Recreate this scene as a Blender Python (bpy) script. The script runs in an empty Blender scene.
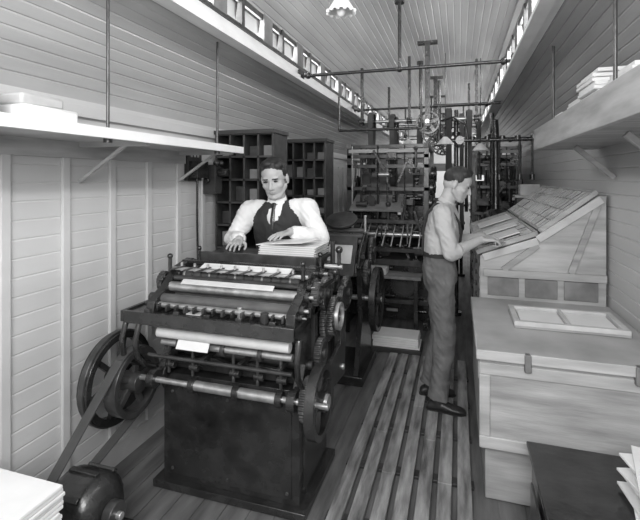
import bpy, math, random
from mathutils import Vector, Matrix, noise
from mathutils.bvhtree import BVHTree
random.seed(4)
sc=bpy.context.scene
V=Vector
# ---------------------------------------------------------------- materials
def mat(name,c,rough=.6,metal=0.,var=.12,scale=6.,bump=.1,bscale=40.,stretch=(1,1,1),spec=.5):
    m=bpy.data.materials.new(name); m.use_nodes=True
    nt=m.node_tree; b=nt.nodes['Principled BSDF']
    tc=nt.nodes.new('ShaderNodeTexCoord'); mp=nt.nodes.new('ShaderNodeMapping')
    mp.inputs['Scale'].default_value=stretch
    nt.links.new(tc.outputs['Object'],mp.inputs['Vector'])
    n=nt.nodes.new('ShaderNodeTexNoise'); n.inputs['Scale'].default_value=scale; n.inputs['Detail'].default_value=5
    nt.links.new(mp.outputs[0],n.inputs['Vector'])
    r=nt.nodes.new('ShaderNodeValToRGB')
    lo=max(0,c*(1-var)); hi=min(1,c*(1+var))
    r.color_ramp.elements[0].position=.3; r.color_ramp.elements[1].position=.7
    r.color_ramp.elements[0].color=(lo,lo,lo,1); r.color_ramp.elements[1].color=(hi,hi,hi,1)
    nt.links.new(n.outputs['Fac'],r.inputs[0]); nt.links.new(r.outputs[0],b.inputs['Base Color'])
    b.inputs['Roughness'].default_value=rough; b.inputs['Metallic'].default_value=metal
    b.inputs['Specular IOR Level'].default_value=spec
    if bump>0:
        n2=nt.nodes.new('ShaderNodeTexNoise'); n2.inputs['Scale'].default_value=bscale; n2.inputs['Detail'].default_value=3
        nt.links.new(mp.outputs[0],n2.inputs['Vector'])
        bp=nt.nodes.new('ShaderNodeBump'); bp.inputs['Strength'].default_value=bump; bp.inputs['Distance'].default_value=.01
        nt.links.new(n2.outputs['Fac'],bp.inputs['Height']); nt.links.new(bp.outputs[0],b.inputs['Normal'])
    return m
M_wall=mat('painted_boards',.56,.5,var=.14,scale=2,bump=.05,stretch=(1,.3,1))
M_ceil=mat('varnished_ceiling',.46,.24,var=.18,scale=4,bump=.08,stretch=(1,.15,1),spec=.7)
M_white=mat('white_paint',.82,.5,var=.06,bump=.03)
M_trim=mat('trim_paint',.5,.5,var=.1)
M_floor=mat('floor_boards',.13,.7,var=.45,scale=5,bump=.25,stretch=(3,.4,1))
M_slat=mat('worn_slats',.27,.65,var=.6,scale=8,bump=.4,stretch=(3,.5,1))
M_wood=mat('light_wood',.42,.5,var=.25,scale=7,bump=.1,stretch=(.4,.4,3))
M_woodh=mat('chest_wood',.36,.5,var=.28,scale=7,bump=.14,stretch=(.4,3,3))
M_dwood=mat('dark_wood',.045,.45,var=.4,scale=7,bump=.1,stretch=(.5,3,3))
M_iron=mat('black_iron',.022,.26,var=.5,scale=12,bump=.15,spec=.75)
M_iron2=mat('grey_iron',.07,.3,.4,var=.4,scale=14,bump=.12)
M_steel=mat('bright_steel',.55,.3,.75,var=.25,scale=20,bump=.05)
M_roll=mat('ink_roller',.10,.3,var=.3,scale=10,bump=.03)
M_lroll=mat('light_roller',.6,.5,var=.12,scale=10,bump=.03)
M_paper=mat('paper',.80,.7,var=.05,scale=8,bump=.05)
M_paper2=mat('kraft_paper',.55,.7,var=.15,scale=8,bump=.1)
M_mid=mat('grey_stock',.2,.7,var=.3,scale=8,bump=.1)
M_belt=mat('leather_belt',.06,.6,var=.2)
M_skin=mat('skin',.44,.5,var=.06,scale=20,bump=.04)
M_hair=mat('hair',.022,.5,var=.5,scale=40,bump=.5,bscale=120,stretch=(1,1,.3))
M_shirt=mat('shirt_cloth',.82,.8,var=.06,bump=.25,bscale=25)
M_shirt2=mat('work_shirt_cloth',.50,.8,var=.14,bump=.3,bscale=25)
M_vest=mat('waistcoat_cloth',.03,.85,var=.2,bump=.2,bscale=30)
M_trou=mat('trouser_cloth',.14,.85,var=.25,scale=10,bump=.3,bscale=22)
M_shoe=mat('shoe_leather',.03,.4,var=.2)
M_eye=mat('eye_dark',.02,.3,var=0,bump=0)
M_lip=mat('lip',.27,.5,var=.05,bump=0)
M_glass=mat('lamp_glass',.75,.15,var=.1,bump=0)
M_pane=mat('frosted_pane',.8,.3,var=.05,bump=0)
# ---------------------------------------------------------------- mesh builder
def basis(d,up=None):
    d=V(d).normalized(); up=V(up) if up is not None else V((0,0,1))
    if abs(d.dot(up.normalized()))>.98: up=V((0,1,0)) if abs(d.y)<.9 else V((1,0,0))
    a=up.cross(d).normalized(); b=d.cross(a).normalized()
    return d,a,b
class MB:
    def __init__(s): s.v=[];s.f=[];s.m=[];s.mats=[]
    def mi(s,m):
        if m not in s.mats: s.mats.append(m)
        return s.mats.index(m)
    def add(s,vs,fs,m):
        o=len(s.v); k=s.mi(m); s.v+=[V(p) for p in vs]
        for f in fs: s.f.append(tuple(i+o for i in f)); s.m.append(k)
    def obox(s,c,ax,h,m):
        c=V(c); vs=[c+ax[0]*(i*h[0])+ax[1]*(j*h[1])+ax[2]*(k*h[2]) for i in(-1,1) for j in(-1,1) for k in(-1,1)]
        s.add(vs,[(0,1,3,2),(4,6,7,5),(0,4,5,1),(2,3,7,6),(0,2,6,4),(1,5,7,3)],m)
    def box(s,x0,x1,y0,y1,z0,z1,m):
        s.obox(((x0+x1)/2,(y0+y1)/2,(z0+z1)/2),(V((1,0,0)),V((0,1,0)),V((0,0,1))),((x1-x0)/2,(y1-y0)/2,(z1-z0)/2),m)
    def beam(s,p0,p1,w,h,m,up=None):
        p0=V(p0);p1=V(p1); d,a,b=basis(p1-p0,up); s.obox((p0+p1)/2,(d,a,b),((p1-p0).length/2,w/2,h/2),m)
    def cyl(s,p0,p1,r,m,n=18,r1=None):
        p0=V(p0);p1=V(p1); r1=r if r1 is None else r1
        d,a,b=basis(p1-p0); vs=[]
        for p,q in((p0,r),(p1,r1)):
            for i in range(n):
                t=2*math.pi*i/n; vs.append(p+a*(q*math.cos(t))+b*(q*math.sin(t)))
        fs=[(i,(i+1)%n,n+(i+1)%n,n+i) for i in range(n)]+[tuple(range(n-1,-1,-1)),tuple(range(n,2*n))]
        s.add(vs,fs,m)
    def lathe(s,c,axis,prof,m,n=28):
        c=V(c); d,a,b=basis(axis); vs=[];k=len(prof)
        for r,h in prof:
            for i in range(n):
                t=2*math.pi*i/n; vs.append(c+d*h+a*(r*math.cos(t))+b*(r*math.sin(t)))
        fs=[]
        for j in range(k-1):
            for i in range(n): fs.append((j*n+i,j*n+(i+1)%n,(j+1)*n+(i+1)%n,(j+1)*n+i))
        if prof[0]!=prof[-1]:
            fs+=[tuple(range(n-1,-1,-1)),tuple(range((k-1)*n,k*n))]
        s.add(vs,fs,m)
    def ring(s,c,axis,ro,ri,w,m,n=36): s.lathe(c,axis,[(ri,-w/2),(ro,-w/2),(ro,w/2),(ri,w/2),(ri,-w/2)],m,n)
    def wheel(s,c,axis,r,w,m,spokes=6,hub=None,rim=None,ph=.3):
        c=V(c); d,a,b=basis(axis); hub=hub or r*.2; rim=rim or r*.14
        s.ring(c,axis,r,r-rim,w,m); s.cyl(c-d*w*.7,c+d*w*.7,hub,m)
        for i in range(spokes):
            t=2*math.pi*i/spokes+ph; q=a*math.cos(t)+b*math.sin(t)
            s.beam(c+q*hub*.7,c+q*(r-rim*.6),w*.45,r*.11,m,up=d)
    def gear(s,c,axis,r,w,m,teeth=24,web=True):
        c=V(c); d,a,b=basis(axis); n=teeth*4; pr=[]
        for i in range(n):
            q=r if (i%4)<2 else r*.92+0
            t=2*math.pi*i/n; pr.append(a*(q*math.cos(t))+b*(q*math.sin(t)))
        vs=[c-d*w/2+p for p in pr]+[c+d*w/2+p for p in pr]
        s.add(vs,[(i,(i+1)%n,n+(i+1)%n,n+i) for i in range(n)]+[tuple(range(n-1,-1,-1)),tuple(range(n,2*n))],m)
        s.cyl(c-d*w*.9,c+d*w*.9,r*.28,m); s.ring(c,axis,r*.85,r*.72,w*1.3,m)
    def prism(s,poly,axis,a0,a1,m):
        n=len(poly); vs=[]
        for a in(a0,a1):
            for p,q in poly:
                vs.append({'x':(a,p,q),'y':(p,a,q),'z':(p,q,a)}[axis])
        s.add(vs,[(i,(i+1)%n,n+(i+1)%n,n+i) for i in range(n)]+[tuple(range(n-1,-1,-1)),tuple(range(n,2*n))],m)
    def tube(s,pts,r,m,n=10):
        pts=[V(p) for p in pts]; vs=[];ref=None
        for i,p in enumerate(pts):
            t=(pts[min(i+1,len(pts)-1)]-pts[max(i-1,0)]).normalized()
            if ref is None: _,a,b=basis(t)
            else:
                a=(ref-t*ref.dot(t)).normalized(); b=t.cross(a)
            ref=a; rr=r[i] if isinstance(r,(list,tuple)) else r
            for k in range(n):
                q=2*math.pi*k/n; vs.append(p+a*(rr*math.cos(q))+b*(rr*math.sin(q)))
        L=len(pts); fs=[]
        for j in range(L-1):
            for i in range(n): fs.append((j*n+i,j*n+(i+1)%n,(j+1)*n+(i+1)%n,(j+1)*n+i))
        fs+=[tuple(range(n-1,-1,-1)),tuple(range((L-1)*n,L*n))]
        s.add(vs,fs,m)
    def belt(s,c0,r0,c1,r1,axis,w,m,th=.006):
        c0=V(c0);c1=V(c1); ax=V(axis).normalized(); d=(c1-c0); d=(d-ax*d.dot(ax)).normalized(); n=ax.cross(d); pts=[]
        for k in range(13):
            t=math.pi/2+math.pi*k/12; pts.append(c0+d*(r0*math.cos(t))+n*(r0*math.sin(t)))
        for k in range(13):
            t=-math.pi/2+math.pi*k/12; pts.append(c1+d*(r1*math.cos(t))+n*(r1*math.sin(t)))
        for i in range(len(pts)):
            q0=pts[i];q1=pts[(i+1)%len(pts)]
            if (q1-q0).length>1e-4: s.beam(q0,q1,w,th,m,up=(q1-q0).cross(ax))
    def sph(s,c,r,m,ax=None,n=16,k=10):
        c=V(c); r=(r,r,r) if isinstance(r,(int,float)) else r
        ax=ax or (V((1,0,0)),V((0,1,0)),V((0,0,1))); vs=[]
        for j in range(1,k):
            ph=math.pi*j/k
            for i in range(n):
                t=2*math.pi*i/n
                vs.append(c+ax[0]*(r[0]*math.sin(ph)*math.cos(t))+ax[1]*(r[1]*math.sin(ph)*math.sin(t))+ax[2]*(r[2]*math.cos(ph)))
        vs.append(c+ax[2]*r[2]); vs.append(c-ax[2]*r[2]); T=len(vs)-2;B=T+1; fs=[]
        for j in range(k-2):
            for i in range(n): fs.append((j*n+i,(j+1)*n+i,(j+1)*n+(i+1)%n,j*n+(i+1)%n))
        for i in range(n):
            fs.append((T,i,(i+1)%n)); fs.append((B,(k-2)*n+(i+1)%n,(k-2)*n+i))
        s.add(vs,fs,m)
    def cap(s,p0,p1,r0,r1,m,n=14):
        s.cyl(p0,p1,r0,m,n,r1); s.sph(p0,r0,m,n=n); s.sph(p1,r1,m,n=n)
    def loft(s,rings,m,n=24):
        vs=[]
        for c,A,B in rings:
            for i in range(n):
                t=2*math.pi*i/n; vs.append(c+A*math.cos(t)+B*math.sin(t))
        L=len(rings); fs=[]
        for j in range(L-1):
            for i in range(n): fs.append((j*n+i,j*n+(i+1)%n,(j+1)*n+(i+1)%n,(j+1)*n+i))
        fs+=[tuple(range(n-1,-1,-1)),tuple(range((L-1)*n,L*n))]
        s.add(vs,fs,m)
    def obj(s,name,bevel=0,smooth=True,recalc=True):
        me=bpy.data.meshes.new(name); me.from_pydata([tuple(p) for p in s.v],[],s.f)
        for m in s.mats: me.materials.append(m)
        me.polygons.foreach_set('material_index',s.m)
        me.update()
        if recalc:
            import bmesh
            bm=bmesh.new(); bm.from_mesh(me); bmesh.ops.recalc_face_normals(bm,faces=bm.faces); bm.to_mesh(me); bm.free()
        if smooth:
            me.polygons.foreach_set('use_smooth',[True]*len(me.polygons)); me.set_sharp_from_angle(angle=math.radians(38))
        o=bpy.data.objects.new(name,me); sc.collection.objects.link(o)
        if bevel:
            b=o.modifiers.new('bevel','BEVEL'); b.width=bevel; b.segments=2; b.limit_method='ANGLE'; b.angle_limit=math.radians(50)
        return o
# ---------------------------------------------------------------- room shell
XL,XR,XC=-1.85,.95,-.45
Y0,Y1=-1.2,12.0
def grooved(name,path,bw,y0,y1,m,inside,dep=.006):
    P=[V((p[0],0,p[1])) for p in path]; out=[]; L=[0]
    for i in range(1,len(P)): L.append(L[-1]+(P[i]-P[i-1]).length)
    def at(t):
        t=max(0,min(L[-1],t))
        for i in range(1,len(P)):
            if t<=L[i]+1e-9:
                k=(t-L[i-1])/(L[i]-L[i-1]); return P[i-1].lerp(P[i],k),(P[i]-P[i-1]).normalized()
        return P[-1],(P[-1]-P[-2]).normalized()
    nb=max(1,round(L[-1]/bw)); st=L[-1]/nb
    for i in range(nb+1):
        for dt,dd in((-.006,0),(0,dep),(.006,0)) if 0<i<nb else ((0,0),):
            p,t=at(i*st+dt); nrm=V((-t.z,0,t.x))
            if nrm.dot(V(inside)-p)>0: nrm=-nrm
            out.append(p+nrm*dd)
    vs=[];fs=[]
    for p in out: vs+= [(p.x,y0,p.z),(p.x,y1,p.z)]
    for i in range(len(out)-1): fs.append((2*i,2*i+1,2*i+3,2*i+2))
    b=MB(); b.add(vs,fs,m); o=b.obj(name,smooth=False,recalc=False); return o
ins=(XC,0,1.5)
grooved('wall_left',[(XL,0),(XL,2.02)],.085,Y0,Y1,M_wall,ins,.0025)
grooved('wall_right',[(XR,0),(XR,2.02)],.085,Y0,Y1,M_wall,ins)
def deck2(side):
    x0=XL if side<0 else XR; x1=XC+side*.88
    return [(x0+(x1-x0)*(t/10)**1.4, 2.02+.45*math.sin((t/10)*math.pi/2)) for t in range(11)]
grooved('ceiling_lower_left',deck2(-1),.06,Y0,Y1,M_ceil,ins)
grooved('ceiling_lower_right',deck2(1),.06,Y0,Y1,M_ceil,ins)
arch=[(XC+.90*math.sin(a),2.76+ .33*math.cos(a)) for a in [(-math.pi/2)+math.pi*i/24 for i in range(25)]]
grooved('ceiling',arch,.06,Y0,Y1,M_ceil,ins)
b=MB(); b.box(XL-.02,XR+.02,Y0,Y1,-.06,0,M_floor)
for i in range(22):
    x=XL+i*(XR-XL)/22; b.box(x+.003,x+(XR-XL)/22-.003,Y0,Y1,-.002,.006,M_floor)
b.obj('floor')
b=MB(); b.box(XL,XR,Y1,Y1+.06,0,3.1,M_wall); b.obj('wall_back')
b=MB(); b.box(-.85,-.05,Y1-.05,Y1-.01,.01,2.0,M_dwood)
b.box(-.9,-.85,Y1-.06,Y1-.01,.01,2.05,M_trim);b.box(-.05,0,Y1-.06,Y1-.01,.01,2.05,M_trim);b.box(-.9,0,Y1-.06,Y1-.01,2.0,2.05,M_trim)
b.box(-.7,-.2,Y1-.06,Y1-.04,1.1,1.8,M_pane); b.obj('door_1')
for k,x in enumerate((-1.5,.25)):
    b=MB(); b.box(x,x+.45,Y1-.03,Y1,1.0,1.75,M_pane)
    for q in((x-.04,x,.96,1.79),(x+.45,x+.49,.96,1.79),(x-.04,x+.49,.96,1.0),(x-.04,x+.49,1.75,1.79),(x+.21,x+.24,1.0,1.75)):
        b.box(q[0],q[1],Y1-.05,Y1,q[2],q[3],M_trim)
    b.obj('window_%d'%(k+3))
# clerestory
for k,sd in enumerate((-1,1)):
    xs=XC+sd*.88
    b=MB()
    b.box(min(xs,xs-sd*.07),max(xs,xs-sd*.07),Y0,Y1,2.44,2.465,M_white)
    b.box(min(xs-sd*.02,xs-sd*.045),max(xs-sd*.02,xs-sd*.045),Y0,Y1,2.465,2.50,M_white)
    b.box(min(xs,xs+sd*.05),max(xs,xs+sd*.05),Y0,Y1,2.46,2.59,M_white)
    b.box(min(xs-sd*.012,xs+sd*.03),max(xs-sd*.012,xs+sd*.03),Y0,Y1,2.575,2.595,M_dwood)
    b.obj('trim_%d'%(k+1))
    b=MB()
    b.box(min(xs,xs+sd*.03),max(xs,xs+sd*.03),Y0,Y1,2.59,2.61,M_dwood)
    b.box(min(xs,xs+sd*.03),max(xs,xs+sd*.03),Y0,Y1,2.75,2.79,M_dwood)
    y=Y0; i=0
    while y<Y1:
        w=.15 if i%2==0 else .04
        b.box(min(xs-sd*.01,xs+sd*.035),max(xs-sd*.01,xs+sd*.035),y,y+w,2.59,2.79,M_dwood if i%2 else M_mid); y+=.34; i+=1
    b.box(min(xs+sd*.045,xs+sd*.055),max(xs+sd*.045,xs+sd*.055),Y0,Y1,2.55,2.82,M_pane)
    b.obj('window_%d'%(k+1))
b=MB()
for i in range(-3,32):
    y=1.69+.305*i
    if y<Y1: b.box(XL,XL+.018,y-.022,y+.022,.12,1.80,M_wall)
b.box(XL,XL+.03,Y0,Y1,1.93,1.99,M_wall)
b.obj('trim_3',.003)
b=MB(); b.box(XL,XL+.02,Y0,Y1,0,.12,M_trim); b.obj('baseboard_left')
b=MB(); b.box(XR-.02,XR,Y0,Y1,0,.12,M_trim); b.obj('baseboard_right')
# ---------------------------------------------------------------- floor slats
b=MB(); n=7; w=(.08+.60)/n
for i in range(n):
    x=-.60+i*w; yy=.2-.37*(i%3)
    while yy<4.0:
        L=1.45; b.box(x+.014,x+w-.014,max(.1,yy),min(yy+L,4.0)-.004,.02,.042+.002*(i%2),M_slat); yy+=L
for i in range(9): b.box(-.6,.08,.3+i*.42,.36+i*.42,.006,.022,M_dwood)
b.obj('duckboard_floor_slats',.003)
# ---------------------------------------------------------------- left shelf
b=MB()
b.box(XL+.002,-1.38,.3,2.66,1.80,1.82,M_wood); b.box(-1.40,-1.375,.3,2.67,1.785,1.828,M_white)
b.box(XL+.002,XL+.03,.3,2.66,1.72,1.80,M_wood)
for y in (.9,1.75,2.58):
    b.box(XL+.002,-1.42,y,y+.03,1.775,1.80,M_wood); b.beam((XL+.02,y+.015,1.6),(-1.55,y+.015,1.78),.015,.015,M_wood)
for y in(1.515,2.405):
    b.cyl((-1.42,y,1.78),(-1.42,y,2.46),.007,M_iron2,10); b.cyl((-1.42,y,1.77),(-1.42,y,1.79),.018,M_iron2)
b.obj('hanging_wall_shelf')
b=MB()
for i,(x,y,h) in enumerate(((-1.83,.95,.13),(-1.80,1.28,.09))):
    z=1.822
    b.box(x,x+.2,y,y+.26,z,z+h,M_paper); b.box(x+.02,x+.16,y+.02,y+.22,z+h,z+h+.05,M_paper2)
b.obj('paper_bundle',.012)
# ---------------------------------------------------------------- right upper shelf
b=MB()
b.box(.55,XR-.002,.9,3.54,1.83,1.86,M_woodh); b.box(.53,.56,.9,3.54,1.82,1.97,M_wood); b.box(.53,XR-.002,3.52,3.55,1.82,1.97,M_wood)
for y in(1.4,2.3,3.2): b.beam((XR-.01,y,1.62),(.72,y,1.82),.03,.03,M_wood)
for y in(1.93,3.07): b.cyl((.57,y,1.84),(.57,y,2.455),.008,M_iron2,10)
b.obj('overhead_storage_shelf',.003)
b=MB()
for i,(y,h,x) in enumerate(((1.62,.16,.62),(2.0,.20,.63),(2.38,.26,.60),(2.78,.20,.64),(3.14,.17,.62))):
    z=1.862; k=0
    while k<h:
        dx=random.uniform(0,.03); dy=random.uniform(-.02,.02)
        b.box(x+dx,x+.24+dx*.3,y+dy,y+.3+dy,z+k,z+k+.018,M_paper); k+=.02
b.obj('paper_ream_stack',.003)
b=MB(); b.cyl((.68,1.12,1.98),(.84,1.48,1.98),.105,M_paper,24); b.cyl((.84,1.48,1.98),(.845,1.492,1.98),.03,M_wood); b.obj('paper_roll')
# ---------------------------------------------------------------- chest
b=MB()
b.box(.13,.92,2.36,3.24,.012,.30,M_woodh)
b.box(.10,.93,2.30,3.28,.30,.735,M_woodh)
b.box(.085,.935,2.275,3.28,.735,.785,M_wood)
b.box(.095,.105,2.3,3.28,.63,.72,M_wood); b.box(.1,.93,2.29,2.3,.66,.72,M_wood); b.box(.1,.93,2.29,2.3,.30,.36,M_wood)
b.box(.1,.15,2.29,2.3,.36,.66,M_wood)
for x in(.3,.75): b.box(x,x+.03,2.265,2.302,.70,.785,M_mid)
b.obj('wooden_chest',.006)
b=MB()
b.box(.30,.86,2.66,3.0,.787,.80,M_woodh)
for q in((.30,.86,2.66,2.69),(.30,.86,2.97,3.0),(.30,.33,2.69,2.97),(.83,.86,2.69,2.97),(.57,.59,2.69,2.97)): b.box(q[0],q[1],q[2],q[3],.80,.825,M_paper2)
b.box(.34,.565,2.7,2.96,.80,.81,M_paper);b.box(.6,.82,2.7,2.96,.80,.81,M_paper)
b.obj('type_galley_tray',.002)
b=MB()
b.box(.32,.92,1.55,2.2,.01,.39,M_iron); b.box(.30,.93,1.53,2.22,.39,.41,M_iron); b.box(.30,.31,1.6,2.1,.1,.3,M_iron2)
b.obj('metal_tool_cabinet',.006)
b=MB()
for k in range(12):
    z=.419+.013*k; ang=random.uniform(-.25,.25)
    ax=(V((math.cos(ang),math.sin(ang),.0)),V((-math.sin(ang),math.cos(ang),0)),V((0,0,1)))
    b.obox((.74+random.uniform(-.02,.02),1.84,z),ax,(.12,.16,.005),M_paper)
b.obj('loose_paper_pile',.002)
# ---------------------------------------------------------------- composing stands
def case_tray(b,p0,p1,y0,y1,nx,ny):
    p0=V((p0[0],0,p0[1]));p1=V((p1[0],0,p1[1])); d=(p1-p0).normalized(); n=V((-d.z,0,d.x)); L=(p1-p0).length
    def bx(a0,a1,b0,b1,h0,h1,m):
        c=p0+d*((a0+a1)/2)+n*((h0+h1)/2); c.y=(b0+b1)/2
        b.obox(c,(d,V((0,1,0)),n),((a1-a0)/2,(b1-b0)/2,(h1-h0)/2),m)
    bx(0,L,y0,y1,.0,.008,M_dwood)
    for q in((0,L,y0,y0+.02),(0,L,y1-.02,y1),(0,.02,y0,y1),(L-.02,L,y0,y1)): bx(*q,.0,.035,M_wood)
    for i in range(1,nx): a=L*i/nx; bx(a-.003,a+.003,y0,y1,.004,.03,M_wood)
    for j in range(1,ny):
        y=y0+(y1-y0)*j/ny; bx(0,L,y-.003,y+.003,.004,.03,M_wood)
    for i in range(nx):
        for j in range(ny):
            bx(L*i/nx+.01,L*(i+1)/nx-.01,y0+(y1-y0)*j/ny+.008,y0+(y1-y0)*(j+1)/ny-.008,.006,.006+random.uniform(.006,.018),random.choice([M_paper2,M_mid,M_steel,M_wood]))
def stand(y0,y1):
    b=MB()
    prof=[(.15,.012),(.93,.012),(.93,1.50),(.88,1.50),(.52,1.21),(.15,1.07)]
    b.prism(prof,'y',y0+.02,y0+.045,M_wood); b.prism(prof,'y',y1-.03,y1-.005,M_wood)
    b.prism([(.17,.02),(.92,.02),(.92,1.47),(.88,1.47),(.52,1.18),(.17,1.04)],'y',y0+.045,y1-.03,M_woodh)
    for k in range(10):
        z=.12+k*.088; b.box(.145,.17,y0+.06,y1-.05,z,z+.078,M_woodh); b.box(.135,.146,(y0+y1)/2-.05,(y0+y1)/2+.05,z+.03,z+.05,M_iron2)
    b.beam((.17,y0+.01,1.06),(.52,y0+.01,1.19),.02,.05,M_paper2); b.beam((.52,y0+.01,1.2),(.9,y0+.01,1.48),.02,.05,M_paper2)
    b.box(.17,.93,y0,y0+.02,.93,.98,M_wood)
    for k in range(3): b.box(.2+k*.24,.2+k*.24+.2,y0+.005,y0+.019,.80,.925,M_mid)
    b.beam((.3,y0+.01,.98),(.52,y0+.01,1.16),.018,.04,M_woodh); b.beam((.72,y0+.01,.98),(.88,y0+.01,1.44),.018,.04,M_woodh)
    case_tray(b,(.13,1.075),(.53,1.225),y0+.02,y1-.02,4,8)
    case_tray(b,(.54,1.24),(.89,1.515),y0+.02,y1-.02,4,8)
    return b.obj('composing_stand',.002)
stand(3.30,4.25); stand(4.30,5.25)
sl=(V((.936,0,.351)),V((0,1,0)),V((-.351,0,.936)))
b=MB(); b.obox((.30,3.58,1.185),sl,(.13,.14,.004),M_paper)
b.obox((.33,3.95,1.20),sl,(.13,.12,.004),M_paper); b.obox((.33,4.6,1.20),sl,(.15,.2,.004),M_paper); b.obj('copy_sheets')
# ---------------------------------------------------------------- main press
def main_press():
    b=MB(); I=M_iron
    b.box(-1.52,-.68,1.93,2.46,.012,.05,I)
    b.prism([(-1.48,.05),(-.72,.05),(-.72,.52),(-.76,.60),(-1.44,.60),(-1.48,.52)],'y',1.97,2.42,I)
    b.prism([(-1.44,.08),(-.76,.08),(-.76,.49),(-.80,.56),(-1.40,.56),(-1.44,.49)],'y',1.962,1.972,M_iron)
    b.box(-.722,-.71,2.02,2.38,.1,.45,I)
    prof=[(1.99,.50),(2.46,.50),(2.52,.62),(2.50,.80),(2.56,.95),(2.56,1.08),(2.46,1.14),(2.30,1.12),(2.2,1.16),(2.06,1.13),(1.98,1.06),(1.86,1.0),(1.84,.90),(1.95,.86),(2.00,.72),(1.93,.60)]
    for x in(-1.50,-.745): b.prism(prof,'x',x,x+.045,I)
    for x in(-1.52,-.70):
        b.box(x,x+.02,2.02,2.5,.94,.99,I); b.box(x,x+.02,2.08,2.13,.55,1.10,I)
    b.box(-1.60,-.69,1.82,2.12,.915,.945,I); b.box(-1.60,-.69,1.81,1.83,.895,.955,M_iron)
    b.box(-1.62,-1.60,1.81,2.12,.90,.955,I)
    b.box(-1.28,-1.20,1.87,1.93,.946,.952,M_paper2)
    b.cyl((-1.0,1.9,.945),(-1.0,1.9,1.0),.012,M_steel); b.cyl((-.86,1.88,.945),(-.86,1.88,.99),.02,M_iron2)
    for k in range(5): b.box(-1.5+k*.17,-1.49+k*.17+.02,1.835,1.85,.945,.965,M_iron2)
    for x in(-1.6,-1.52,-.67):
        b.tube([(x,1.83,.90),(x,1.80,.82),(x,1.81,.74),(x,1.86,.68),(x,1.93,.64),(x,2.0,.62)],.014,I)
    b.cyl((-1.46,1.90,.835),(-.74,1.90,.835),.026,M_lroll,24); b.cyl((-1.46,1.93,.775),(-.74,1.93,.775),.018,M_steel,24)
    b.cyl((-1.46,1.98,.86),(-.74,1.98,.86),.03,M_roll,24)
    b.obox((-1.25,1.89,.80),(V((1,0,0)),V((0,.5,.86)),V((0,-.86,.5))),(.09,.035,.002),M_paper)
    b.cyl((-1.52,2.05,.70),(-.68,2.05,.70),.02,M_iron2); b.cyl((-1.46,2.15,.68),(-.74,2.15,.68),.05,M_roll)
    for x in(-1.35,-1.1,-.9): b.ring((x,1.93,.775),(1,0,0),.035,.018,.02,M_iron2,20)
    for x in(-1.4,-1.2,-1.0,-.8): b.box(x,x+.02,1.87,1.99,.72,.74,I)
    b.cyl((-1.5,1.87,.725),(-.72,1.87,.725),.009,M_iron2)
    for x in(-1.42,-1.28,-1.05,-.92,-.8):
        b.cyl((x,1.93,.62),(x,1.93,.76),.008,M_iron2,8); b.cyl((x-.02,1.94,.66),(x+.03,1.94,.66),.02,I,14)
    b.prism([(-1.46,.62),(-.74,.62),(-.78,.67),(-1.0,.69),(-1.1,.66),(-1.2,.69),(-1.42,.67)],'y',2.0,2.03,I)
    sy,sz=1.88,.60
    b.cyl((-1.76,sy,sz),(-.55,sy,sz),.014,M_steel); b.cyl((-1.25,sy,sz),(-.80,sy,sz),.024,M_steel,20)
    for x in(-1.26,-.8,-1.02): b.cyl((x,sy,sz),(x+.03,sy,sz),.036,I,20)
    for x in(-1.49,-.735): b.box(x,x+.03,sy-.03,2.0,sz-.035,sz+.035,I); b.cyl((x-.005,sy,sz),(x+.035,sy,sz),.045,I)
    b.wheel((-1.72,sy+.02,sz-.03),(1,0,0),.235,.06,I,6,.05,.035); b.ring((-1.72,sy+.02,sz-.03),(1,0,0),.243,.225,.03,M_iron2)
    b.wheel((-1.60,sy,sz-.03),(1,0,0),.17,.07,M_iron2,5,.05,.03,ph=.1)
    b.wheel((-.605,sy+.04,sz),(1,0,0),.165,.045,I,6,.045,.03); b.cyl((-.64,sy+.04,sz),(-.56,sy+.04,sz),.035,M_steel)
    b.gear((-.66,sy+.04,sz),(1,0,0),.10,.03,M_iron2,30)
    for y,z,r,m in((1.93,1.0,.024,M_roll),(2.0,1.045,.026,M_steel),(2.07,1.0,.04,M_roll),(2.12,1.085,.030,M_roll),(2.2,1.02,.055,M_iron2),(2.24,1.11,.026,M_iron2),(2.33,1.05,.06,M_roll),(2.44,1.08,.035,M_iron2),(1.9,.975,.014,M_steel),(2.03,1.085,.014,M_iron2)):
        b.cyl((-1.46,y,z),(-.74,y,z),r,m,24); b.cyl((-1.54,y,z),(-.66,y,z),r*.35,M_steel,12)
        for x in(-1.53,-.70): b.cyl((x,y,z),(x+.022,y,z),r*.8+.006,I,18)
    b.box(-1.5,-.7,2.03,2.05,1.125,1.14,M_steel); b.box(-1.5,-.7,2.155,2.185,1.135,1.155,I)
    b.obox((-1.08,2.10,1.135),(V((1,0,0)),V((0,.95,.3)),V((0,-.3,.95))),(.26,.04,.003),M_paper)
    b.obox((-1.12,1.985,1.078),(V((1,0,0)),V((0,.8,.6)),V((0,-.6,.8))),(.26,.016,.003),M_lroll)
    for i in range(9):
        x=-1.42+i*.08; b.cyl((x,2.04,1.12),(x,2.04,1.165),.007,M_steel,8); b.box(x-.010,x+.010,1.95,2.06,1.142,1.148,M_iron2)
    for i in range(14):
        x=-1.44+i*.052; b.ring((x,2.12,1.085),(1,0,0),.036,.028,.010,M_steel if i%3==0 else M_iron2,20)
        b.box(x-.006,x+.006,1.86,1.93,.955,.985,M_iron2 if i%2 else I)
    for x in(-.66,):
        b.gear((x,2.20,1.02),(1,0,0),.085,.03,M_iron2,26); b.gear((x,2.36,1.06),(1,0,0),.075,.03,M_iron2,24)
        b.gear((x,2.06,1.05),(1,0,0),.055,.03,M_iron2,18); b.gear((x-.01,2.28,.86),(1,0,0),.115,.03,M_iron2,34)
        b.gear((x,2.12,.74),(1,0,0),.075,.03,M_iron2,24)
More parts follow.
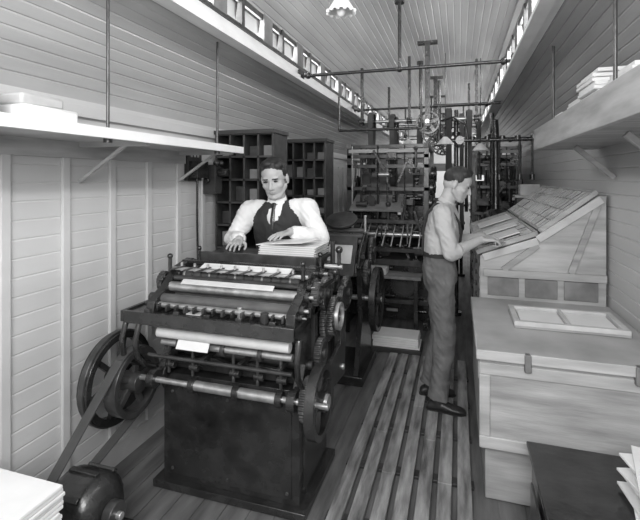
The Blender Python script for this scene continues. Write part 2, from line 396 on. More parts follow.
    b.gear((-.60,2.16,.92),(1,0,0),.10,.03,I,30); b.ring((-.575,2.16,.92),(1,0,0),.07,.055,.02,M_steel); b.gear((-.60,2.4,.98),(1,0,0),.09,.03,I,28)
    b.gear((-1.54,2.2,1.04),(1,0,0),.075,.03,M_iron2,24); b.gear((-1.54,2.05,1.06),(1,0,0),.05,.03,M_iron2,18)
    b.ring((-1.56,2.08,1.02),(1,0,0),.045,.03,.015,M_steel)
    b.cyl((-.68,2.25,1.15),(-.58,2.25,1.15),.012,M_steel); b.cyl((-.60,2.25,1.15),(-.60,2.25,1.23),.010,I); b.sph((-.60,2.25,1.24),.02,I)
    b.tube([(-.64,2.1,1.08),(-.58,2.08,1.12),(-.56,2.04,1.16)],.01,I); b.sph((-.56,2.03,1.17),.018,I)
    b.cyl((-.70,2.48,.5),(-.70,2.48,1.25),.014,I); b.cyl((-.60,2.40,.95),(-.74,2.40,.95),.03,I)
    b.prism([(1.95,.55),(2.45,.5),(2.5,.9),(2.4,.92),(2.36,.7),(2.05,.65)],'x',-.64,-.62,I)
    for y,z in((2.0,.58),(2.4,.56),(2.44,.88)): b.cyl((-.71,y,z),(-.61,y,z),.016,M_steel)
    b.cyl((-.61,2.30,.98),(-.58,2.30,.98),.06,I)
    b.box(-1.46,-.74,2.30,2.60,1.145,1.165,M_dwood)
    b.box(-1.46,-.74,2.28,2.30,1.13,1.185,M_iron2)
    for y in(2.02,2.3):
        for x in(-1.48,-.72): b.cyl((x,y,1.12),(x,y,1.19),.010,I); b.sph((x,y,1.2),.015,I)
    for x in(-1.42,-1.1,-.78):
        for z in(.11,.51): b.cyl((x,1.965,z),(x,1.955,z),.008,M_iron2,8)
    return b.obj('printing_press',.002)
main_press()
b=MB()
for k in range(16):
    dx=random.uniform(-.008,.008); b.box(-1.10+dx,-.76+dx,2.33,2.585,1.168+k*.004,1.1715+k*.004,M_paper2 if k%3 else M_paper)
b.obox((-.95,2.42,1.246),(V((.97,-.2,.1)).normalized(),V((.2,.97,0)).normalized(),V((-.1,.02,1)).normalized()),(.16,.11,.002),M_paper)
b.obj('printed_sheet_stack')
b=MB()
mx,my=-1.47,1.44
b.box(mx-.17,mx+.17,my-.2,my+.2,.012,.06,M_dwood); b.box(mx-.13,mx+.13,my-.14,my+.14,.06,.14,M_iron)
b.lathe((mx,my,.27),(1,0,0),[(.05,-.13),(.09,-.12),(.13,-.08),(.135,-.06),(.135,.06),(.13,.08),(.09,.12),(.05,.13)],M_iron)
b.cyl((mx-.2,my,.27),(mx+.19,my,.27),.015,M_steel); b.cyl((mx+.13,my,.27),(mx+.17,my,.27),.05,M_iron2)
b.cyl((mx-.18,my,.27),(mx-.135,my,.27),.06,M_iron2,24)
for i in range(8):
    t=i*math.pi/4; b.obox((mx,my+.135*math.cos(t),.27+.135*math.sin(t)),(V((1,0,0)),V((0,math.cos(t),math.sin(t))),V((0,-math.sin(t),math.cos(t)))),(.07,.01,.012),M_iron)
b.obj('electric_motor',.003)
b=MB(); b.belt((-1.63,my,.27),.064,(-1.60,1.88,.57),.176,(1,0,0),.05,M_belt); b.obj('drive_belt')
b=MB()
b.box(-1.83,-1.24,.45,1.18,.40,.43,M_wood)
for x in(-1.81,-1.30):
    for y in(.47,1.12): b.box(x,x+.04,y,y+.04,.012,.40,M_wood)
b.box(-1.81,-1.26,.47,1.16,.30,.40,M_wood)
b.obj('low_table',.003)
b=MB()
for k in range(11): b.box(-1.82+random.uniform(0,.012),-1.26+random.uniform(-.012,0),.5,1.15+random.uniform(-.01,.01),.432+k*.015,.445+k*.015,M_paper)
b.obj('paper_stack',.003)
# ---------------------------------------------------------------- pigeonhole cabinet
def pigeon(x0,x1,y,z0,z1,nx,nz,name='pigeonhole_cabinet'):
    b=MB(); D=.28
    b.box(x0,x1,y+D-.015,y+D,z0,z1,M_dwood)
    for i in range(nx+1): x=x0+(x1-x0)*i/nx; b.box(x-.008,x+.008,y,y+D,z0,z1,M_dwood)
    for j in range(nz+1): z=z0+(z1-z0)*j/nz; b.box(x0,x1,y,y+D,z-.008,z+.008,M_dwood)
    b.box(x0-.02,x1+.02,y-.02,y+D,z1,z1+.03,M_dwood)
    for i in range(nx):
        for j in range(nz):
            if random.random()<.75:
                xa=x0+(x1-x0)*i/nx+.015; xb=x0+(x1-x0)*(i+1)/nx-.015; z=z0+(z1-z0)*j/nz+.009; h=(z1-z0)/nz*random.uniform(.2,.7)
                b.box(xa,xb,y+.07,y+.2,z,z+h,random.choice([M_mid,M_mid,M_iron2,M_dwood]))
    if z0>.1:
        b.box(x0-.01,x1+.01,y-.01,y+D,.012,z0,M_dwood)
    return b.obj(name,.001)
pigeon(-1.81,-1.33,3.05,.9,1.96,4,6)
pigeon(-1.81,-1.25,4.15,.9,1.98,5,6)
b=MB(); b.box(XL+.004,XL+.03,2.68,2.86,1.60,1.86,M_dwood); b.box(XL+.03,XL+.10,2.70,2.84,1.62,1.74,M_iron)
for y in(2.73,2.77,2.81): b.cyl((XL+.03,y,1.77),(XL+.03,y,1.84),.01,M_steel); b.sph((XL+.05,y,1.84),.014,M_white)
b.tube([(XL+.05,2.77,1.62),(XL+.05,2.77,1.3),(XL+.04,2.8,.9),(XL+.03,2.9,.5)],.008,M_iron)
b.obj('wall_switchboard',.002)
b=MB(); b.box(XL+.004,XL+.12,2.90,3.0,1.5,1.72,M_dwood); b.cyl((XL+.12,2.95,1.66),(XL+.2,2.95,1.66),.03,M_iron); b.cyl((XL+.06,2.9,1.6),(XL+.06,2.87,1.6),.02,M_iron)
for y in(2.92,2.98): b.sph((XL+.12,y,1.73),.025,M_iron)
b.obj('wall_telephone',.003)
# ---------------------------------------------------------------- tie rods
def tierod(y):
    b=MB(); z=2.50
    b.cyl((XC-.86,y,z),(XC+.86,y,z),.014,M_iron,12)
    for sd in(-1,1): b.sph((XC+sd*.78,y,z),.028,M_iron); b.box(XC+sd*.845-.015,XC+sd*.845+.015,y-.04,y+.04,z-.03,z+.05,M_iron)
    b.cyl((XC,y,z),(XC,y,3.06),.014,M_iron); b.sph((XC,y,z),.026,M_iron); b.cyl((XC,y,z-.01),(XC,y,z+.04),.022,M_iron); b.cyl((XC,y,3.03),(XC,y,3.07),.04,M_iron)
    b.obj('roof_tie_rod')
for y in(3.58,5.6,8.0,10.2): tierod(y)
b=MB(); lx,ly=XC,1.72
b.cyl((lx,ly,2.34),(lx,ly,3.07),.008,M_steel); b.cyl((lx,ly,3.05),(lx,ly,3.08),.04,M_steel)
b.lathe((lx,ly,2.29),(0,0,1),[(.018,.06),(.028,.05),(.052,.01),(.056,.0),(.052,.0),(.048,.01),(.024,.045),(.018,.06)],M_glass)
for i in range(12):
    t=i*math.pi/6; b.sph((lx+.054*math.cos(t),ly+.054*math.sin(t),2.29),.009,M_glass,n=8,k=6)
b.sph((lx,ly,2.30),(.02,.02,.03),M_glass); b.cyl((lx,ly,2.33),(lx,ly,2.37),.018,M_steel)
b.obj('ceiling_lamp')
# ---------------------------------------------------------------- background presses
def back_press(x0,x1,y0,y1,top,name='cylinder_press',board=M_mid,nfit=80):
    b=MB(); I=M_iron; L=y1-y0
    for x in(x0,x1-.05):
        b.box(x,x+.05,y0,y1,.012,.08,I)
        for y in(y0+.02,y0+L*.35,y0+L*.7,y1-.08): b.box(x,x+.05,y,y+.07,.08,.95,I)
        b.box(x,x+.05,y0,y1,.42,.50,I); b.box(x,x+.05,y0,y1,.90,.98,I)
        b.prism([(y0+.1,.08),(y1-.1,.08),(y1-.2,.9),(y0+.2,.9)],'x',x+.01,x+.03,I)
        b.beam((x+.025,y0+.1,.1),(x+.025,y0+L*.35,.42),.04,.05,I); b.beam((x+.025,y1-.1,.1),(x+.025,y0+L*.7,.42),.04,.05,I)
        b.ring((x+.025,(y0+y1)/2,1.05),(1,0,0),.34,.27,.05,I)
        for y in(y0+.1,y1-.2): b.box(x,x+.05,y,y+.05,.98,top,M_iron2)
        b.box(x,x+.05,y0+.05,y1-.1,top-.05,top,M_mid)
        b.prism([(y0+.15,.98),(y1-.25,.98),(y1-.25,1.55),(y0+.55,1.65),(y0+.35,1.35)],'x',x+.01,x+.03,I)
    cy=(y0+y1)/2
    b.cyl((x0+.05,cy,1.05),(x1-.05,cy,1.05),.26,M_iron2,36)
    b.cyl((x0+.05,cy+.1,1.52),(x1-.05,cy+.1,1.52),.16,M_roll,32); b.cyl((x0+.05,cy-.2,1.42),(x1-.05,cy-.2,1.42),.07,M_iron2,24)
    b.box(x0+.06,x1-.06,y0-.1,y1+.05,.70,.76,M_iron2)
    b.box(x0+.05,x1-.05,y0+.06,y0+.09,.1,.68,I); b.box(x0+.05,x1-.05,y0+.4,y0+.43,.98,1.3,I)
    for k in range(6): b.cyl((x0,y0+.1+k*.09,1.0+.07*(k%2)),(x1,y0+.1+k*.09,1.0+.07*(k%2)),.03,M_roll if k%2 else M_steel)
    b.gear((x1+.03,cy,1.05),(1,0,0),.33,.04,M_iron2,60); b.gear((x1+.03,cy-.42,.85),(1,0,0),.13,.04,M_iron2,30); b.wheel((x1+.06,y0+.2,.62),(1,0,0),.22,.05,I)
    b.wheel((x0+.2,y0-.06,.55),(0,1,0),.2,.05,I); b.gear((x1-.25,y0-.05,.5),(0,1,0),.14,.04,M_iron2,30); b.gear((x1-.12,y0-.05,.68),(0,1,0),.09,.04,I,24)
    b.obox((( x0+x1)/2-.1,y0+.15,1.34),(V((1,0,0)),V((0,.93,.36)),V((0,-.36,.93))),((x1-x0)/2-.16,.20,.012),board)
    b.obox((( x0+x1)/2,y1-.25,1.72),(V((1,0,0)),V((0,.9,.43)),V((0,-.43,.9))),((x1-x0)/2-.04,.35,.012),M_mid)
    for z,y in((top-.03,y0+.12),(top-.03,y1-.18),(top-.14,y0+.12),(top-.25,y0+.12),(1.5,y0+.12),(1.15,y0+.02),(.85,y0-.02),(.3,y0)):
        b.box(x0,x1,y-.02,y+.02,z-.02,z+.02,M_iron2)
    b.box(x0+.02,x1-.02,y0+.09,y0+.11,top-.10,top-.06,M_wood)
    for k in range(9):
        x=x0+.08+k*(x1-x0-.16)/8; b.beam((x,y0-.22,.92),(x,y0+.15,1.12),.012,.012,M_wood)
    b.box(x0+.05,x1-.05,y0-.3,y0-.02,.60,.63,M_mid)
    for x in(x0+.08,x1-.12): b.box(x,x+.04,y0-.29,y0-.25,.012,.60,I)
    for k in range(5): b.box(x0+.12,x0+.5,y0-.27,y0-.05,.632+k*.012,.642+k*.012,M_paper2)
    for k in range(9):
        x=x0+.06+k*(x1-x0-.12)/8; b.cyl((x,y0+.10+.03*(k%3),.98),(x,y0+.10+.03*(k%3),top-.02),.007+.006*(k%2),M_steel if k%4==0 else I,8)
    for k in range(6):
        b.wheel((x1+.02,y0+.12+.2*k,1.35+.16*(k%3)),(1,0,0),.08+.02*(k%2),.03,I,5)
    for k in range(nfit):
        x=random.uniform(x0+.07,x1-.07); z=random.uniform(.2,top-.12); y=y0+random.uniform(-.03,.22)
        r=random.uniform(.02,.055); mm=random.choice([I,M_iron2,M_steel,I,I,M_mid])
        q=k%5
        if q==0: b.gear((x,y,z),random.choice([(0,1,0),(1,0,0)]),r*1.6,.025,I,18)
        elif q==1: b.cyl((x-.06,y,z),(x+.06,y,z),r*.6,mm,12)
        elif q==2: b.cyl((x,y,z-.1),(x,y,z+.1),r*.35,mm,10); b.sph((x,y,z+.1),r*.6,mm,n=10,k=8)
        elif q==3: b.box(x-r,x+r,y-.02,y+.02,z-r*.5,z+r*.9,mm)
        else: b.beam((x,y,z-.12),(x+random.uniform(-.15,.15),y,z+.1),.015,.025,I)
    return b.obj(name,.0015)
back_press(-1.20,-.30,4.75,6.05,2.0,nfit=110)
back_press(-1.55,-.55,7.2,8.6,2.05)
back_press(.18,.80,6.2,7.3,2.05)
b=MB()
b.box(-.78,-.32,4.06,4.36,.012,.05,M_dwood)
for k in range(5): b.box(-.76+random.uniform(-.01,.01),-.34+random.uniform(-.01,.01),4.08,4.34,.052+k*.02,.070+k*.02,M_paper)
b.obj('paper_pile',.003)
def job_press(cx,cy):
    b=MB(); I=M_iron
    b.box(cx-.28,cx+.28,cy-.3,cy+.3,.012,.08,I)
    for x in(cx-.24,cx+.2):
        b.prism([(cy-.28,.08),(cy+.28,.08),(cy+.2,.5),(cy+.24,.95),(cy+.1,1.15),(cy-.02,.95),(cy-.16,.9),(cy-.1,.5)],'x',x,x+.04,I)
        b.gear((x+.02,cy+.05,.72),(1,0,0),.18,.03,M_iron2,34)
    b.wheel((cx+.34,cy,.62),(1,0,0),.26,.05,I,6); b.cyl((cx-.36,cy,.62),(cx+.38,cy,.62),.02,M_steel)
    b.obox((cx,cy-.12,.98),(V((1,0,0)),V((0,.5,.86)),V((0,-.86,.5))),(.19,.17,.02),M_iron2)
    b.obox((cx+.06,cy-.145,1.0),(V((1,0,0)),V((0,.5,.86)),V((0,-.86,.5))),(.10,.08,.003),M_paper2)
    b.lathe((cx,cy+.15,1.24),(0,-.4,.9),[(.0001,0),(.14,0),(.14,.02),(.0001,.03)],M_iron2)
    for k in range(3): b.cyl((cx-.22,cy+.02+k*.06,1.08+k*.04),(cx+.22,cy+.02+k*.06,1.08+k*.04),.022,M_roll)
    for x in(cx-.22,cx+.22): b.cyl((x,cy+.1,.95),(x,cy+.1,1.3),.012,M_steel); b.tube([(x,cy-.2,.9),(x,cy-.1,1.05),(x,cy+.1,1.15)],.012,I)
    b.gear((cx+.28,cy-.12,.86),(1,0,0),.10,.03,M_iron2,24); b.gear((cx+.28,cy+.1,1.0),(1,0,0),.12,.03,M_iron2,28)
    return b.obj('platen_job_press',.003)
job_press(-.98,3.62)
# posts, pipes, shafting
for x,y in((-.02,5.42),(.40,5.80),(.05,7.6)):
    b=MB(); zt=2.42; b.cyl((x,y,.01),(x,y,zt),.026,M_iron); b.cyl((x,y,2.12),(x,y,2.16),.05,M_iron); b.cyl((x,y,.01),(x,y,.05),.06,M_iron); b.cyl((x,y,1.3),(x,y,1.34),.04,M_iron)
    b.obj('support_post')
b=MB()
b.cyl((-.3,4.6,2.20),(-.3,11,2.20),.022,M_steel)
for y,r in((4.75,.12),(5.15,.10),(5.9,.15),(6.6,.10),(7.2,.14),(8.4,.16),(9.4,.12)): b.wheel((-.3,y,2.20),(0,1,0),r,.08,M_iron,5)
for y in(4.65,6.3,7.8,9.9): b.box(-.325,-.275,y,y+.03,2.16,3.0,M_iron); b.box(-.4,-.2,y-.02,y+.05,3.0,3.03,M_iron)
b.obj('line_shaft')
def countershaft(y,x0,x1,z,pul,hang):
    b=MB(); b.cyl((x0,y,z),(x1,y,z),.02,M_steel)
    for x,r,ty,tz,tr in pul:
        b.wheel((x,y,z),(1,0,0),r,.07,M_iron,5)
        if tz: b.belt((x,y,z),r+.005,(x,ty,tz),tr,(1,0,0),.055,M_belt); b.wheel((x,ty,tz),(1,0,0),tr-.004,.06,M_iron,5)
    for x in hang: b.box(x-.015,x+.015,y-.03,y+.03,z-.04,2.76+.30*math.sqrt(max(0,1-((x-XC)/.9)**2)),M_iron); b.cyl((x-.03,y,z),(x+.03,y,z),.04,M_iron)
    b.obj('countershaft_with_belts')
countershaft(5.3,-1.15,.25,2.30,((-1.0,.11,5.3,1.75,.07),(-.75,.08,5.35,1.6,.08),(-.1,.12,5.9,.75,.16),(.12,.09,5.3,1.5,.06)),(-1.12,-.55,.2))
countershaft(6.7,-1.1,.35,2.42,((-.9,.12,6.9,1.6,.1),(-.55,.09,6.6,1.2,.1),(.05,.13,6.4,1.0,.1),(.28,.1,6.7,1.6,.09)),(-1.0,-.45,.15))
countershaft(8.9,-1.1,.35,2.45,((-.7,.14,9,1.2,.12),(-.2,.12,9,1.5,.12),(.15,.14,8.8,1.1,.12)),(-1.0,-.45,.1))
b=MB()
b.cyl((-.25,4.9,2.40),(.42,4.9,2.40),.014,M_iron);b.cyl((-.2,5.05,2.03),(.9,5.05,2.03),.022,M_iron);b.cyl((-.2,5.05,2.03),(-.2,5.05,2.7),.018,M_iron)
b.cyl((.1,5.05,2.03),(.1,5.05,1.7),.012,M_iron); b.cyl((-1.2,4.5,2.12),(-.35,4.5,2.12),.014,M_iron); b.cyl((-1.2,4.5,2.12),(-1.2,4.5,2.48),.012,M_iron)
b.cyl((.55,5.05,2.03),(.55,5.25,2.03),.018,M_iron); b.cyl((-.35,4.5,2.12),(-.35,4.5,2.75),.012,M_iron)
b.cyl((.3,5.05,2.03),(.3,5.05,1.86),.012,M_iron); b.sph((.3,5.05,1.84),.03,M_iron); b.cyl((.02,5.0,2.03),(.02,5.1,2.03),.045,M_iron)
b.tube([(-.2,5.05,2.25),(-.05,5.0,2.28),(.08,5.05,2.2),(.1,5.05,2.03)],.012,M_iron)
for k in range(7):
    x=-.15+k*.15; b.cyl((x,5.05,2.03),(x,5.05,2.07),.03,M_iron,12)
for x,z0 in((.22,1.6),(.42,1.6),(.62,1.6),(.74,1.6)):
    b.cyl((x,5.05,z0),(x,5.05,2.03),.012,M_iron,8); b.cyl((x,5.05,z0),(x,5.05,z0+.06),.025,M_iron,10)
b.tube([(.42,5.05,1.64),(.5,5.08,1.58),(.62,5.08,1.6),(.62,5.05,1.66)],.01,M_iron)
b.obj('overhead_pipes')
b=MB()
b.lathe((.42,5.5,.012),(0,0,1),[(.14,0),(.14,.03),(.10,.06),(.10,.7),(.15,.74),(.16,1.12),(.13,1.2),(.05,1.25),(.04,1.3),(.04,1.42)],M_iron,24)
b.tube([(.42,5.5,1.4),(.42,5.5,1.9),(.42,5.52,2.1),(.41,5.53,2.3)],.04,M_iron,14)
b.box(.33,.51,5.33,5.36,.8,1.0,M_iron2); b.wheel((.42,5.33,1.08),(0,1,0),.08,.03,M_iron2,5)
b.obj('metal_melting_furnace',.002)
for (x,y,z) in((-.12,4.5,1.98),(.22,4.8,1.93),(.3,6.4,2.12),(-.7,6.6,2.15)):
    b=MB(); b.cyl((x,y,z+.05),(x,y,2.85),.004,M_iron,8); b.lathe((x,y,z),(0,0,1),[(.08,-.03),(.07,-.01),(.035,.03),(.02,.045),(.018,.045),(.03,.025),(.066,-.015),(.08,-.03)],M_paper2); b.sph((x,y,z-.01),(.022,.022,.035),M_glass)
    b.obj('pendant_lamp')
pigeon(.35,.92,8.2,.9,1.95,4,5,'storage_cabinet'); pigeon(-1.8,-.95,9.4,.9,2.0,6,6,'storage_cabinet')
b=MB(); b.box(.62,.90,5.30,5.50,.012,1.40,M_dwood); b.box(.60,.92,5.28,5.51,1.40,1.43,M_wood); b.box(.66,.86,5.33,5.48,1.43,1.55,M_paper2)
for k in range(5): b.box(.64,.88,5.285,5.30,.15+k*.25,.36+k*.25,M_mid)
b.obj('supply_cabinet',.004)
# ---------------------------------------------------------------- people
def hand(b,w,d,pn,side,curl,S=1.0):
    d=V(d).normalized(); pn=V(pn); pn=(pn-d*pn.dot(d)).normalized(); t=d.cross(pn)*side
    L=[.070,.078,.072,.058]
    for i in range(4):
        o=(1.5-i)*.0215*S
        k=w+d*(.085-.004*abs(i-1.2))*S+t*o
        b.cap(w+t*o*.55+d*.01,k,.0145*S,.0115*S,M_skin,10)
        p=k; a=0
        for j,fr in enumerate((.45,.32,.23)):
            a+=curl*(.7 if j==0 else 1.0)*(1+.1*i)
            dr=d*math.cos(a)+pn*math.sin(a)+t*((1.5-i)*.13*(1-j*.4))
            q=p+dr.normalized()*L[i]*fr*S; b.cap(p,q,.0090*S-j*.0008,.0084*S-j*.0008,M_skin,10); p=q
    p=w+t*.022*S+d*.022*S; q=p+(d*.55+t*.75+pn*.3).normalized()*.042*S; b.cap(p,q,.015*S,.0115*S,M_skin,10)
    r=q+(d*.9+t*.25+pn*.35).normalized()*.03*S; b.cap(q,r,.0105*S,.0095*S,M_skin,10)
    s=r+(d*.95+pn*.3).normalized()*.024*S; b.cap(r,s,.0095*S,.008*S,M_skin,10)
def head(b,e,c,f,u,S=1.0):
    f=V(f).normalized(); u=V(u); u=(u-f*u.dot(f)).normalized(); l=u.cross(f)
    ax=(f,l,u); P=lambda a,bb,cc:c+f*(a*S)+l*(bb*S)+u*(cc*S); R=lambda *r:tuple(x*S for x in r)
    b.sph(P(-.006,0,.030),R(.096,.074,.080),M_skin,ax,24,16)
    b.sph(P(-.035,0,-.010),R(.062,.066,.060),M_skin,ax,24,16)
    b.sph(P(.022,0,-.035),R(.070,.061,.080),M_skin,ax,24,16)
    b.cap(P(.005,.052,-.055),P(.055,.020,-.098),.021*S,.022*S,M_skin); b.cap(P(.005,-.052,-.055),P(.055,-.020,-.098),.021*S,.022*S,M_skin)
    b.sph(P(.066,0,-.100),.021*S,M_skin)
    b.cap(P(.084,0,.006),P(.106,0,-.036),.008*S,.0115*S,M_skin); b.sph(P(.097,.011,-.040),.0085*S,M_skin); b.sph(P(.097,-.011,-.040),.0085*S,M_skin)
    b.cap(P(.076,.036,.016),P(.083,.008,.014),.011*S,.009*S,M_skin); b.cap(P(.076,-.036,.016),P(.083,-.008,.014),.011*S,.009*S,M_skin)
    for s in(-1,1):
        b.sph(P(.055,s*.038,-.03),.025*S,M_skin)
        b.sph(P(-.006,s*.078,-.014),R(.018,.009,.031),M_skin,ax)
        b.sph(P(-.002,s*.060,.040),R(.042,.021,.040),M_hair,ax)
        b.sph(P(.028,s*.040,.082),R(.040,.030,.028),M_hair,ax)
    b.sph(P(.082,0,-.068),R(.012,.022,.013),M_skin,ax)
    ct=math.cos(.5); st=math.sin(.5)
    axh=(f*ct+u*st, l, u*ct-f*st)
    b.sph(P(-.018,0,.050),R(.096,.081,.072),M_hair,axh,24,16)
    b.sph(P(-.048,0,.022),R(.055,.071,.062),M_hair,ax,24,16)
    b.sph(P(.038,-.012,.100),R(.038,.045,.024),M_hair,ax)
    for s in(-1,1):
        e.sph(P(.0835,s*.031,-.001),R(.006,.0135,.0050),M_eye,ax,10,8)
        e.cap(P(.086,s*.046,.015),P(.0925,s*.016,.016),.0030*S,.0040*S,M_hair,8)
    e.sph(P(.0925,0,-.0645),R(.004,.021,.003),M_lip,ax,10,8)
    e.sph(P(.0905,0,-.072),R(.004,.017,.004),M_lip,ax,10,8)
def human(name,O,yaw,S,torso,legs,arms,hd,top,vest=None,extra=None):
    O=V(O); f=V((math.cos(yaw),math.sin(yaw),0)); l=V((-math.sin(yaw),math.cos(yaw),0)); z=V((0,0,1))
    P=lambda a,bb,c:O+(f*a+l*bb+z*c)*S; D=lambda v:(f*v[0]+l*v[1]+z*v[2])
    b=MB(); e=MB()
    tr=[(P(a,0,c),f*ra*S,l*rb*S) for a,c,ra,rb,mt in torso if mt=='t']
    b.loft(tr,M_trou)
    ts=[(P(a,0,c),f*ra*S,l*rb*S) for a,c,ra,rb,mt in torso if mt!='t']; b.loft(ts,top if not vest else vest)
    nb=P(*hd['neck']); hc=P(*hd['c'])
    b.cap(nb,hc-D(hd['u'])*.06*S-D(hd['f'])*.02*S,.056*S,.052*S,M_skin,20)
    head(b,e,hc,D(hd['f']),D(hd['u']),S*hd.get('s',1))
    cd=(hc-nb).normalized()
    e.lathe(nb+cd*.018*S,cd,[(.066*S,-.012),(.062*S,.016),(.058*S,.016),(.060*S,-.012),(.066*S,-.012)],M_shirt if vest else top,24)
    for hip,kn,an,toe in legs:
        h,k,a=P(*hip),P(*kn),P(*an)
        b.cap(h,k,.096*S,.078*S,M_trou,20); b.cap(k,k.lerp(a,.9),.078*S,.068*S,M_trou,20); b.cyl(k.lerp(a,.85),a+V((0,0,-.01)),.070*S,M_trou,20,.078*S)
        td=D(toe).normalized(); sd=z.cross(td)
        base=V((a.x,a.y,O.z)); hz=.048*S
        b.cap(a-z*.0,base+z*hz,.045*S,.042*S,M_shoe)
        rr=[]
        for t,wd,hh in((-.075,.02,.03),(-.065,.034,.05),(-.02,.038,.075),(.04,.041,.065),(.10,.047,.045),(.15,.044,.036),(.18,.03,.028),(.19,.012,.016)):
            rr.append((base+td*t*S+z*(hh/2+.008)*S, sd*wd*S, z*hh/2*S))
        b.loft(rr,M_shoe)
        e.loft([(base+td*t*S+z*.006*S,sd*wd*S,z*.006*S) for t,wd in((-.08,.02),(-.065,.036),(0,.038),(.1,.049),(.16,.044),(.19,.02))],M_shoe)
    for A in arms:
        s,el,w=P(*A['s']),P(*A['e']),P(*A['w']); g=A.get('r',1.0)
        b.cap(s,el,.068*S*g,.056*S*g,top,18); b.cap(P(A['s'][0],A['s'][1]*.6,A['s'][2]+.01),s,.066*S,.064*S*g,top,18)
        if A.get('rolled'):
            q=el.lerp(w,.18); b.cap(el,q,.056*S,.055*S,top,18); b.cyl(q,el.lerp(w,.26),.056*S,top,18,.058*S)
            b.cap(el,w,.045*S,.029*S,M_skin,16)
        else:
            q=el.lerp(w,.80); b.cap(el,q,.056*S*g,.046*S*g,top,18); b.cyl(q,el.lerp(w,.97),.040*S,top,18,.040*S); b.cap(q,w,.030*S,.028*S,M_skin)
        hand(b,w,D(A['hd']),D(A['pn']),A['side'],A['curl'],S)
    if extra: extra(b,e,P,D,S,f,l,z)
    src=b.obj(name+'_src',smooth=False)
    rm=src.modifiers.new('r','REMESH'); rm.mode='VOXEL'; rm.voxel_size=.005
    sm=src.modifiers.new('s','SMOOTH'); sm.factor=.5; sm.iterations=3
    dg=bpy.context.evaluated_depsgraph_get(); me=bpy.data.meshes.new_from_object(src.evaluated_get(dg))
    bv=BVHTree.FromPolygons(b.v,b.f); out=MB(); out.mats=list(b.mats)
    vs=[v.co.copy() for v in me.vertices]; nr=[v.normal.copy() for v in me.vertices]
    cloth={b.mats.index(m) for m in(top,M_trou,vest) if m in b.mats}
    for i,p in enumerate(vs):
        loc,nn,idx,dist=bv.find_nearest(p)
        if b.m[idx] in cloth:
            q=noise.noise(V((p.x*14,p.y*14,p.z*9)))*.012+(.5-abs(noise.noise(V((p.x*16+5,p.y*16,p.z*22+p.x*20)))))*.009-.004
            vs[i]=p+nr[i]*q
    out.v=vs
    for pl in me.polygons:
        out.f.append(tuple(pl.vertices)); out.m.append(b.m[bv.find_nearest(pl.center)[2]])
    bpy.data.objects.remove(src)
    o=len(out.v); out.v+=e.v
    mp=[out.mi(m) for m in e.mats]
    for fc,mm in zip(e.f,e.m): out.f.append(tuple(i+o for i in fc)); out.m.append(mp[mm])
    ob=out.obj(name,recalc=False); ob.data.polygons.foreach_set('use_smooth',[True]*len(ob.data.polygons))
    return ob
def suspenders(b,e,P,D,S,f,l,z):
    for s in(-1,1):
        e.tube([P(-.118,s*.04,1.08),P(-.112,s*.06,1.25),P(-.083,s*.085,1.38),P(-.02,s*.092,1.455),P(.07,s*.09,1.43),P(.135,s*.085,1.32),P(.148,s*.085,1.24),P(.128,s*.09,1.10)],.009,M_vest,8)
    e.loft([(P(.005,0,1.075),f*.121*S,l*.163*S),(P(.005,0,1.105),f*.120*S,l*.161*S)],M_vest)
torsoR=[(.0,.82,.095,.14,'t'),(.0,.90,.118,.168,'t'),(.0,.98,.120,.166,'t'),(.0,1.05,.115,.158,'t'),(.005,1.10,.115,.156,'t'),
        (.0,1.04,.108,.150,'s'),(.005,1.12,.120,.160,'s'),(.015,1.22,.126,.168,'s'),(.02,1.32,.122,.176,'s'),(.025,1.39,.10,.168,'s'),(.035,1.44,.072,.115,'s'),(.04,1.465,.05,.06,'s')]
human('standing_man',(-.125,3.20,.042),math.radians(2),.965,torsoR,
  [((.01,-.088,.90),(.035,-.10,.49),(-.01,-.11,.10),(1,-.1,0)),((.01,.088,.90),(.01,.10,.49),(-.07,.11,.10),(1,.15,0))],
  [dict(s=(.02,-.195,1.385),e=(.075,-.235,1.13),w=(.275,-.12,1.215),hd=(.93,.25,.02),pn=(.1,.2,-1),side=1,curl=.42,rolled=True),
   dict(s=(.02,.195,1.385),e=(.12,.24,1.15),w=(.31,.14,1.205),hd=(.93,-.2,-.1),pn=(.1,-.3,-1),side=-1,curl=.4,rolled=True)],
  dict(neck=(.045,0,1.445),c=(.125,0,1.595),f=(.93,-.14,-.38),u=(.38,0,.93),s=1.02),M_shirt2,extra=suspenders)
b=MB(); b.obox((.262,3.165,1.178),(V((.3,.95,0)).normalized(),V((.95,-.3,0)).normalized(),V((0,0,1))),(.10,.022,.003),M_steel)
b.obox((.262,3.165,1.190),(V((.3,.95,0)).normalized(),V((.95,-.3,0)).normalized(),V((0,0,1))),(.10,.003,.012),M_steel); b.obj('composing_stick')
def vestx(b,e,P,D,S,f,l,z):
    e.loft([(P(.128,0,1.25),l*.006,f*.006),(P(.130,0,1.33),l*.042,f*.014),(P(.112,0,1.40),l*.062,f*.016),(P(.085,0,1.455),l*.065,f*.014)],M_shirt,12)
    e.loft([(P(.148,0,1.27),l*.010,f*.005),(P(.147,0,1.33),l*.016,f*.006),(P(.130,0,1.40),l*.012,f*.006),(P(.106,0,1.45),l*.018,f*.008)],M_iron,10)
    for k in range(4): e.sph(P(.142-.004*k,.0,1.24-.05*k),.006,M_iron2,n=8,k=6)
torsoL=[(-.03,.84,.09,.13,'t'),(-.03,.90,.125,.168,'t'),(-.025,.98,.125,.168,'t'),(-.01,1.05,.116,.158,'t'),
        (-.01,1.02,.120,.158,'s'),(.0,1.10,.122,.160,'s'),(.01,1.22,.130,.176,'s'),(.02,1.32,.128,.184,'s'),(.03,1.39,.105,.168,'s'),(.04,1.44,.075,.105,'s'),(.05,1.465,.05,.06,'s')]
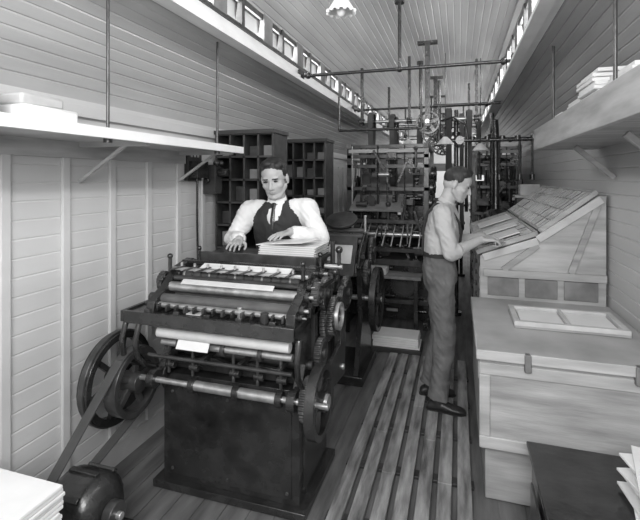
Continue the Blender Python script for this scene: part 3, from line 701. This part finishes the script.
human('pressman',(-1.165,2.80,.012),math.radians(-88),1.0,torsoL,
  [((-.03,-.09,.90),(.0,-.10,.49),(-.03,-.12,.10),(1,-.15,0)),((-.03,.09,.90),(.0,.10,.49),(-.03,.12,.10),(1,.15,0))],
  [dict(s=(.03,-.205,1.385),e=(.12,-.295,1.20),w=(.285,-.17,1.215),hd=(.9,.15,-.12),pn=(.1,0,-1),side=1,curl=.2,r=1.08),
   dict(s=(.03,.205,1.395),e=(.10,.31,1.22),w=(.27,.17,1.275),hd=(.85,-.45,-.08),pn=(.1,0,-1),side=-1,curl=.2,r=1.12)],
  dict(neck=(.05,0,1.45),c=(.105,.0,1.610),f=(.93,.08,-.28),u=(.28,-.05,.95),s=1.1),M_shirt,vest=M_vest,extra=vestx)
# ---------------------------------------------------------------- lights
def area(loc,rot,sx,sy,e):
    L=bpy.data.lights.new('area','AREA'); L.shape='RECTANGLE'; L.size=sx; L.size_y=sy; L.energy=e
    o=bpy.data.objects.new('daylight_and_fill',L); o.location=loc; o.rotation_euler=rot; sc.collection.objects.link(o); return o
area((XC-.912,5.4,2.68),(0,math.radians(-80),0),.16,13,70)
area((XC+.912,5.4,2.68),(0,math.radians(80),0),.16,13,130)
area((-.1,-.7,2.3),(math.radians(68),0,0),1.6,1.0,95)  # added front fill behind the camera, not a window
area((-.3,9.8,2.4),(math.radians(20),0,0),1.2,1.0,50)  # added fill inside the car to brighten the far end
w=bpy.data.worlds.new('w'); sc.world=w; w.use_nodes=True
w.node_tree.nodes['Background'].inputs[0].default_value=(.8,.8,.8,1); w.node_tree.nodes['Background'].inputs[1].default_value=.9
# ---------------------------------------------------------------- camera
cam=bpy.data.cameras.new('cam'); co=bpy.data.objects.new('camera',cam); sc.collection.objects.link(co); sc.camera=co
co.location=(0,0,1.62); co.rotation_euler=(math.pi/2,0,math.atan(138/440))
cam.sensor_width=36; cam.lens=36*440/640; cam.shift_y=-82/640; cam.clip_start=.05
sc.view_settings.view_transform='Standard'
